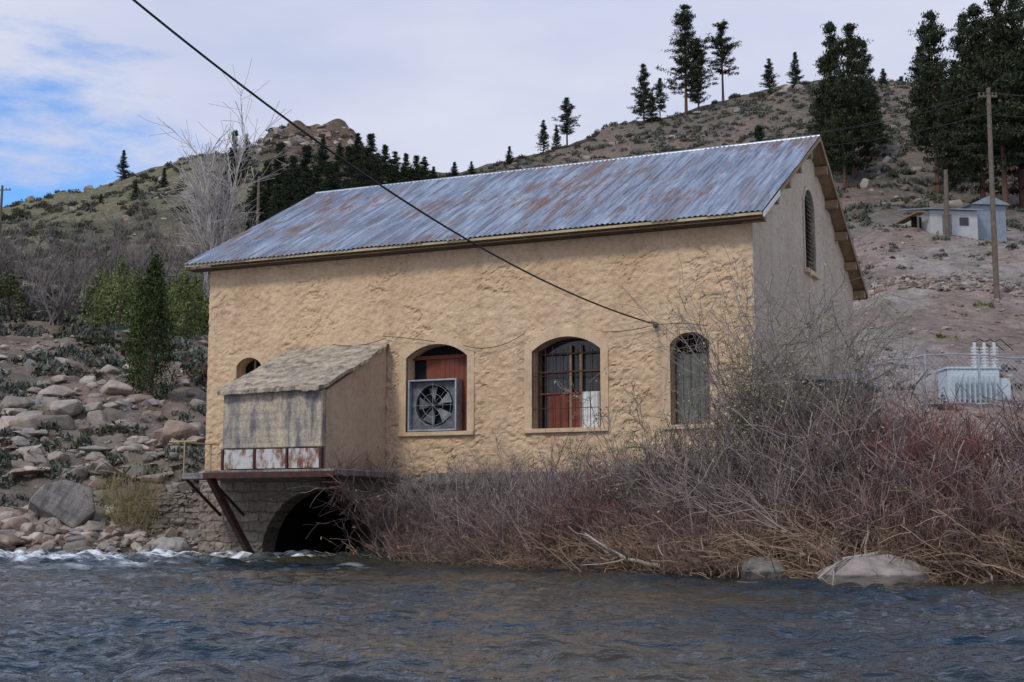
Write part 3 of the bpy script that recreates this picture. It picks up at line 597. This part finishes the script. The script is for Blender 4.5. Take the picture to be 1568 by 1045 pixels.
def bare_tree(name,u,vt,Y,seed,col,n0=1,r0=.16,sp=.15,rmin=.012,m1=12,m2=8,up=.04,r1=.38):
    rg=np.random.default_rng(seed);x,_,zt=site(u,vt,Y);zb=float(terrain(x,Y));h=(zt-zb)
    T=shrub(rg,n0,h,sp,m1,m2,r0,up=up,wob=.09,col=col,base=.25,k=7,rmin=rmin,jit=.15,r1=r1)
    V,Fa,C=T;ob=np_mesh(name,V,Fa,m_twig,C);ob.location=(x,Y,zb)
bare_tree('cottonwood_tree',335,165,95,1,(.42,.39,.36),3,.17,.05,.019,26,9,r1=.28)
bare_tree('cottonwood_tree',325,200,97,2,(.38,.35,.32),3,.13,.08,.018,20,8,r1=.30)
bare_tree('cottonwood_tree',375,285,100,3,(.34,.31,.28),3,.1,.15,.016,12,6)
k=10
for u,vt,Y in [(20,335,100),(60,340,95),(100,335,98),(135,345,92),(170,320,104),(215,300,105),(240,310,100),(265,320,95),(290,330,98),(180,370,90),(40,385,85),(90,395,84),(250,365,88),(300,370,86),(205,350,92),(325,345,105),(0,350,96),(-30,340,95),(120,385,86),(275,390,84)]:
    k+=1;bare_tree('bare_tree',u,vt,Y,k,(.17,.15,.14),5,.08,.32,.014,9,7,r1=.42)
# sagebrush
rg=np.random.default_rng(77)
def sage(n=70,col=(.17,.185,.15)):
    d=rg.normal(size=(n,3));d/=np.linalg.norm(d,axis=1,keepdims=True);d[:,2]=np.abs(d[:,2])*.8;P=d*rg.uniform(.45,1,(n,1))*np.array([.5,.5,.55])
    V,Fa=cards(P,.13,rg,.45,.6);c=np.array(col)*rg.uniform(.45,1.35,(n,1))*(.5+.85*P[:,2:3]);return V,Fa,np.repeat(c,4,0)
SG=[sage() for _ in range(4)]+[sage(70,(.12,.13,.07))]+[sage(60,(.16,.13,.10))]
parts=[]
def scatter(n,u0,u1,y0,y1,smin,smax,pool,power=1.,cl=.45):
    for _ in range(n):
        u=rg.uniform(u0,u1);Y=y0+(y1-y0)*rg.random()**power;x=float(azt(u))*Y
        if fbm(x*.12,Y*.12,2,91)<cl: continue
        parts.append(xform(pool[rg.integers(len(pool))],(x,Y,float(terrain(x,Y))-.05),rg.uniform(smin,smax),rg.uniform(0,6.28),rg.uniform(.75,1.25)))
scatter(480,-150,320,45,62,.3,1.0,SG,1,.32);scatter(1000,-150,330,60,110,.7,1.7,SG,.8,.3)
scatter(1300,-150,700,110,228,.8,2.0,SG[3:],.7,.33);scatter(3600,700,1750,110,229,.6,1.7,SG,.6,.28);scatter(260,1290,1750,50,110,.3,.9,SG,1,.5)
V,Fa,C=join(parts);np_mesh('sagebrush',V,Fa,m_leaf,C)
# rocks
rg=np.random.default_rng(5)
def rockT(fl=.6,n=15,bev=.06):
    bm=bmesh.new();p=rg.normal(size=(n,3));p/=np.linalg.norm(p,axis=1,keepdims=True)
    for q in p: bm.verts.new(q*np.array([1,.8,fl])*rg.uniform(.75,1.05))
    r=bmesh.ops.convex_hull(bm,input=bm.verts[:]);bmesh.ops.delete(bm,geom=[g for g in r['geom_interior'] if isinstance(g,bmesh.types.BMVert)],context='VERTS')
    if bev: bmesh.ops.bevel(bm,geom=bm.edges[:],offset=bev,segments=1,affect='EDGES')
    bmesh.ops.triangulate(bm,faces=bm.faces[:]);bm.verts.index_update()
    V=np.array([v.co[:] for v in bm.verts]);Fa=np.array([[v.index for v in f.verts] for f in bm.faces]);bm.free()
    return V,Fa,np.ones((len(V),3))
RK=[rockT(.7) for _ in range(8)];FL=[rockT(.33,12) for _ in range(4)]
def rocks(name,specs,pal):
    parts=[]
    for n,u0,u1,y0,y1,smin,smax,pool,cl in specs:
        for _ in range(n):
            u=rg.uniform(u0,u1);Y=rg.uniform(y0,y1);x=float(azt(u,.05))*Y
            if fbm(x*.3,Y*.3,2,55)<cl: continue
            s=smin*(smax/smin)**(rg.random()**2.2)
            parts.append(xform(pool[rg.integers(len(pool))],(x,Y,float(terrain(x,Y))+s*.06),s,rg.uniform(0,6.28),np.array(pal[rg.integers(len(pal))])*rg.uniform(.7,1.2),s*rg.uniform(.6,1.2)))
    V,Fa,C=join(parts);np_mesh(name,V,Fa,m_rock,C)
palL=[(.36,.31,.26),(.29,.25,.21),(.42,.35,.29),(.31,.23,.18),(.26,.24,.225)]
rocks('slope_rocks',[(1400,-200,330,43,56,.05,.45,RK,.33),(130,-200,325,46,62,.5,1.15,RK,.45),(150,-200,325,49,54,.3,1.1,FL,.45),(1200,-200,330,56,80,.08,.7,RK,.42),(500,-200,700,90,225,.3,1.4,RK,.45)],palL)
rocks('bank_rocks',[(1000,-200,320,41.3,44,.08,.4,RK,0),(230,-200,150,42,45.3,.35,.85,RK,.2),(60,300,392,42.2,43,.1,.35,RK,0)],palL)
rocks('hill_rocks',[(1800,1290,1750,50,110,.05,.28,RK,.35),(620,1300,1600,79,83,.15,.45,RK,.1),(1300,780,1750,130,229,.25,1.4,RK,.42),(160,385,560,205,229,.5,1.6,RK,0)],[(.30,.26,.23),(.36,.31,.27),(.25,.18,.14),(.22,.19,.16)])
def boulder(name,u,Y,sx,sy,sz,z,col,seed,rz=0):
    bm=bmesh.new();bmesh.ops.create_icosphere(bm,subdivisions=5,radius=1)
    V=np.array([v.co[:] for v in bm.verts]);Fa=np.array([[v.index for v in f.verts] for f in bm.faces]);bm.free()
    n=fbm(V[:,0]*1.4+seed,V[:,1]*1.4+V[:,2]*1.1,4,seed);n2=fbm(V[:,0]*6+seed,V[:,2]*6+V[:,1]*4,3,seed+3)
    V=V*(1+.5*(n-.5)+.06*(n2-.5))[:,None]
    V=V*np.array([sx,sy,sz]);C=np.array(col)*np.where(V[:,2:3]+z<.16,.45,1.);ob=np_mesh(name,V,Fa,m_rock,C,smooth=True);ob.location=(uY(u,Y,-.04),Y,z);ob.rotation_euler=(0,0,rz)
boulder('river_boulder',1335,24.9,1.15,.8,.45,.0,(.33,.28,.25),3);boulder('river_boulder',1172,26.3,.42,.4,.42,.02,(.22,.20,.18),4)
boulder('river_boulder',262,41.3,.55,.5,.42,.15,(.36,.33,.30),5)
ob=prism('broken_concrete_slab',[(-.9,-.6),(.8,-.7),(1.0,.15),(.45,.85),(-.4,.65),(-.85,.1)],'y',-.28,.28,m_greyconc,None,.05)
ob.location=(uY(100,43.4),43.4,1.55);ob.rotation_euler=(-.6,.5,.1)
U=np.arange(0,4.2,.05);V2=np.array([np.linspace(-.3,2.1-.1*(4.2-u),60) for u in U])
rw=solid('stone_retaining_wall',U,V2,'y',stone_mat('dry_stone',.5,.2,(.36,.30,.25),(.12,.10,.08)),.14,.5,None,-1,33,1.5);rw.location=(uY(170,43.9),44.3,0);rw.rotation_euler=(0,0,-.12)
# ---------------------------------------------------------------- right background
def pole(u,vt,Y,r,arm=0):
    x,_,zt=site(u,vt,Y);zb=float(terrain(x,Y))-.3
    V,Fa=tubes(np.array([[[x,Y,zb],[x,Y,(zb+zt)/2],[x+.05,Y,zt]]]),np.array([[r,r*.85,r*.7]]),10);parts=[(V,Fa,0)]
    if arm:
        V,Fa=tubes(np.array([[[x-arm,Y,zt-.5],[x+arm,Y,zt-.5]]]),np.array([[.06,.06]]),6);parts.append((V,Fa,0))
        for sx in(-.9,-.45,.5,.9):
            V,Fa=tubes(np.array([[[x+arm*sx,Y,zt-.5],[x+arm*sx,Y,zt-.25]]]),np.array([[.05,.05]]),6);parts.append((V,Fa,0))
    V,Fa,_=join(parts);np_mesh('utility_pole',V,Fa,m_pole);return np.array([x,Y,zt-.25])
p1=pole(1512,135,78,.17,.55);p2=pole(396,270,120,.16);p3=pole(3,284,150,.18,1.0);p4=pole(1447,260,97,.2)
for dz,du in((0,-.5),(-.02,.5),(-1.3,0)):
    a=p1+np.array([du,0,dz]);b=np.array(site(1900,90+(-dz)*25,60));c=np.array(site(1180,205-dz*14,165))
    for i,e in enumerate((b,c)):
        pts=[a+(e-a)*t-np.array([0,0,4*(.8)*t*(1-t)]) for t in np.linspace(0,1,24)];rod('overhead_wire',pts,.018,m_cable,None,4)
m_shedw=simple('shed_wall',(.36,.36,.35),(.46,.46,.45),2);m_shedr=simple('blue_metal_roof',(.18,.215,.24),(.25,.29,.32),3,.5,.2)
shed=bpy.data.objects.new('metal_shed',None);scene.collection.objects.link(shed);X0,_,_=site(1425,340,98);zb=CAMH+98*float(slope(348))
shed.location=(X0,98,zb);shed.rotation_euler=(0,0,.12)
box('walls',0,3.6,0,5,-.9,1.3,m_shedw,shed);prism('roof',[(-.3,1.4),(5.3,2.5),(5.3,2.4),(-.3,1.3)],'x',-.3,3.9,m_shedr,shed)
box('tall_block',3.7,6.3,1,6,-1.2,2.0,m_shedr,shed);prism('tall_roof',[(3.5,2.01),(5.0,2.7),(6.6,2.01)],'y',.7,6.3,m_shedr,shed)
box('lean_to_post',-.9,-.78,.2,.32,-.8,1.2,m_pole,shed);box('lean_to_roof',-1.0,-.31,0,4,1.1,1.2,m_wood,shed);box('lean_to_dark',-.8,-.05,1.5,1.6,-.7,1.1,m_dark,shed,0)
box('door',.9,1.6,-.04,-.005,-.8,1.0,m_greenboard,shed);box('window',2.2,2.9,-.04,-.005,.2,.8,m_glass,shed)
tr=bpy.data.objects.new('electrical_transformer',None);scene.collection.objects.link(tr);X0,_,_=site(1452,600,55);tr.location=(X0,55,5.6)
m_tb=simple('pale_blue_paint',(.45,.53,.57),(.55,.62,.65),2,.5,spec=.4)
box('tank',0,2.1,0,1.3,-.3,1.45,m_tb,tr,.03);box('lid',-.05,2.15,-.05,1.35,1.46,1.54,m_tb,tr,.01);box('cabinet',2.12,2.6,.2,1.0,0,1.1,m_tb,tr,.02)
for i in range(9): box('fin_%d'%i,.15+i*.21,.19+i*.21,-.28,-.003,.05,1.15,m_tb,tr,.004)
box('plinth',-.3,2.9,-.5,1.6,-.9,-.31,m_greyconc,tr)
m_porc=simple('porcelain',(.5,.5,.5),(.62,.62,.62),4,.3,spec=.5)
for i,x in enumerate((1.3,1.7,2.1)):
    rod('bushing_%d'%i,[(x,.5,1.5),(x,.5,2.6)],.07,m_porc,tr,8)
    for j in range(7): rod('skirt_%d_%d'%(i,j),[(x,.5,1.62+j*.12),(x,.5,1.67+j*.12)],.16,m_porc,tr,10)
    rod('lead_%d'%i,[(x,.5,2.6),(x+.3,.6,2.75),(x+.9,.8,2.3)],.02,m_cable,tr,5)
fp=[];Xa=site(1335,600,53)[0];Xb=Xa+13
for x in np.arange(Xa,Xb,2.1):
    z=float(terrain(x,53));P=np.array([[[x,53,z-.2],[x,53,z+2.05]]]);V,Fa=tubes(P,np.full((1,2),.05),6);fp.append((V,Fa,0))
xx=np.arange(Xa,Xb,.2)
for sg in(-1,1):
    n=len(xx);zs=terrain(xx,np.full(n,53.));P=np.stack([np.stack([xx,np.full(n,53.),zs],-1),np.stack([xx+sg*2.0,np.full(n,53.),zs+2.0],-1)],1);V,Fa=tubes(P,np.full((n,2),.008),3);fp.append((V,Fa,0))
for hh in(.1,2.0):
    zt=terrain(xx,np.full(len(xx),53.))+hh;V,Fa=tubes(np.stack([xx,np.full(len(xx),53.),zt],-1)[None],np.full((1,len(xx)),.032),5);fp.append((V,Fa,0))
V,Fa,_=join(fp);np_mesh('chain_link_fence',V,Fa,m_galv)
# ---------------------------------------------------------------- world & light
SE=math.radians(48)
sd=Vector((-.5,-.66,0)).normalized();sd=Vector((sd.x*math.cos(SE),sd.y*math.cos(SE),math.sin(SE)))
w=bpy.data.worlds.new('World');scene.world=w;w.use_nodes=True;t=w.node_tree;bg=t.nodes['Background'];bg.inputs[1].default_value=.1
sky=t.nodes.new('ShaderNodeTexSky');sky.sky_type='NISHITA';sky.sun_disc=False;sky.sun_elevation=SE;sky.sun_rotation=math.atan2(sd.x,sd.y)
tc=t.nodes.new('ShaderNodeTexCoord')
def N(ty,**k):
    n=t.nodes.new(ty)
    for a,b in k.items(): setattr(n,a,b)
    return n
def LK(a,b): t.links.new(a,b)
mp=N('ShaderNodeMapping');mp.inputs['Scale'].default_value=(1.2,1.2,3.8);LK(tc.outputs['Generated'],mp.inputs[0])
nz=N('ShaderNodeTexNoise');nz.inputs['Scale'].default_value=2.0;nz.inputs['Detail'].default_value=7;nz.inputs['Roughness'].default_value=.5;LK(mp.outputs[0],nz.inputs[0])
cr=N('ShaderNodeValToRGB');e=cr.color_ramp.elements;e[0].position=.34;e[0].color=(.54,.61,.86,1);e[1].position=.64;e[1].color=(.78,.81,.95,1);LK(nz.outputs[0],cr.inputs[0])
sc=N('ShaderNodeVectorMath',operation='SCALE');sc.inputs['Scale'].default_value=9.2;LK(cr.outputs[0],sc.inputs[0])
dt=N('ShaderNodeVectorMath',operation='DOT_PRODUCT');dv=Vector((-.37,1,.195)).normalized();dt.inputs[1].default_value=dv;LK(tc.outputs['Generated'],dt.inputs[0])
nz2=N('ShaderNodeTexNoise');nz2.inputs['Scale'].default_value=6;nz2.inputs['Detail'].default_value=8;nz2.inputs['Roughness'].default_value=.6;LK(mp.outputs[0],nz2.inputs[0])
ad=N('ShaderNodeMath',operation='MULTIPLY_ADD');ad.inputs[1].default_value=.05;LK(nz2.outputs[0],ad.inputs[0]);LK(dt.outputs['Value'],ad.inputs[2])
mr=N('ShaderNodeMapRange',interpolation_type='SMOOTHSTEP');mr.inputs['From Min'].default_value=1.013;mr.inputs['From Max'].default_value=1.028;LK(ad.outputs[0],mr.inputs[0])
tint=N('ShaderNodeMix',data_type='RGBA',blend_type='MULTIPLY');tint.inputs[0].default_value=1;tint.inputs[7].default_value=(.85,1.4,2.05,1);LK(sky.outputs[0],tint.inputs[6])
sx=N('ShaderNodeSeparateXYZ');LK(tc.outputs['Generated'],sx.inputs[0])
mz=N('ShaderNodeMapRange',interpolation_type='SMOOTHSTEP');mz.inputs['From Min'].default_value=.35;mz.inputs['From Max'].default_value=.75;mz.inputs['To Max'].default_value=.5;LK(sx.outputs[2],mz.inputs[0])
mxx=N('ShaderNodeMath',operation='MAXIMUM');LK(mr.outputs[0],mxx.inputs[0]);LK(mz.outputs[0],mxx.inputs[1])
mx=N('ShaderNodeMix',data_type='RGBA');LK(mxx.outputs[0],mx.inputs[0]);LK(sc.outputs[0],mx.inputs[6]);LK(tint.outputs[2],mx.inputs[7]);LK(mx.outputs[2],bg.inputs[0])
ld=bpy.data.lights.new('sun','SUN');ld.energy=1.9;ld.angle=math.radians(12);ld.color=(1,.93,.83);lo=bpy.data.objects.new('sun',ld);scene.collection.objects.link(lo);lo.rotation_euler=sd.to_track_quat('Z','Y').to_euler()
scene.view_settings.view_transform='Standard';scene.view_settings.look='None';scene.view_settings.exposure=0
cd=bpy.data.cameras.new('camera');cam=bpy.data.objects.new('camera',cd);scene.collection.objects.link(cam);cd.sensor_width=36;cd.lens=F/1568*36;cd.clip_end=3000
cam.location=(0,0,CAMH);cam.rotation_euler=(math.pi/2+TH,0,0);scene.camera=cam
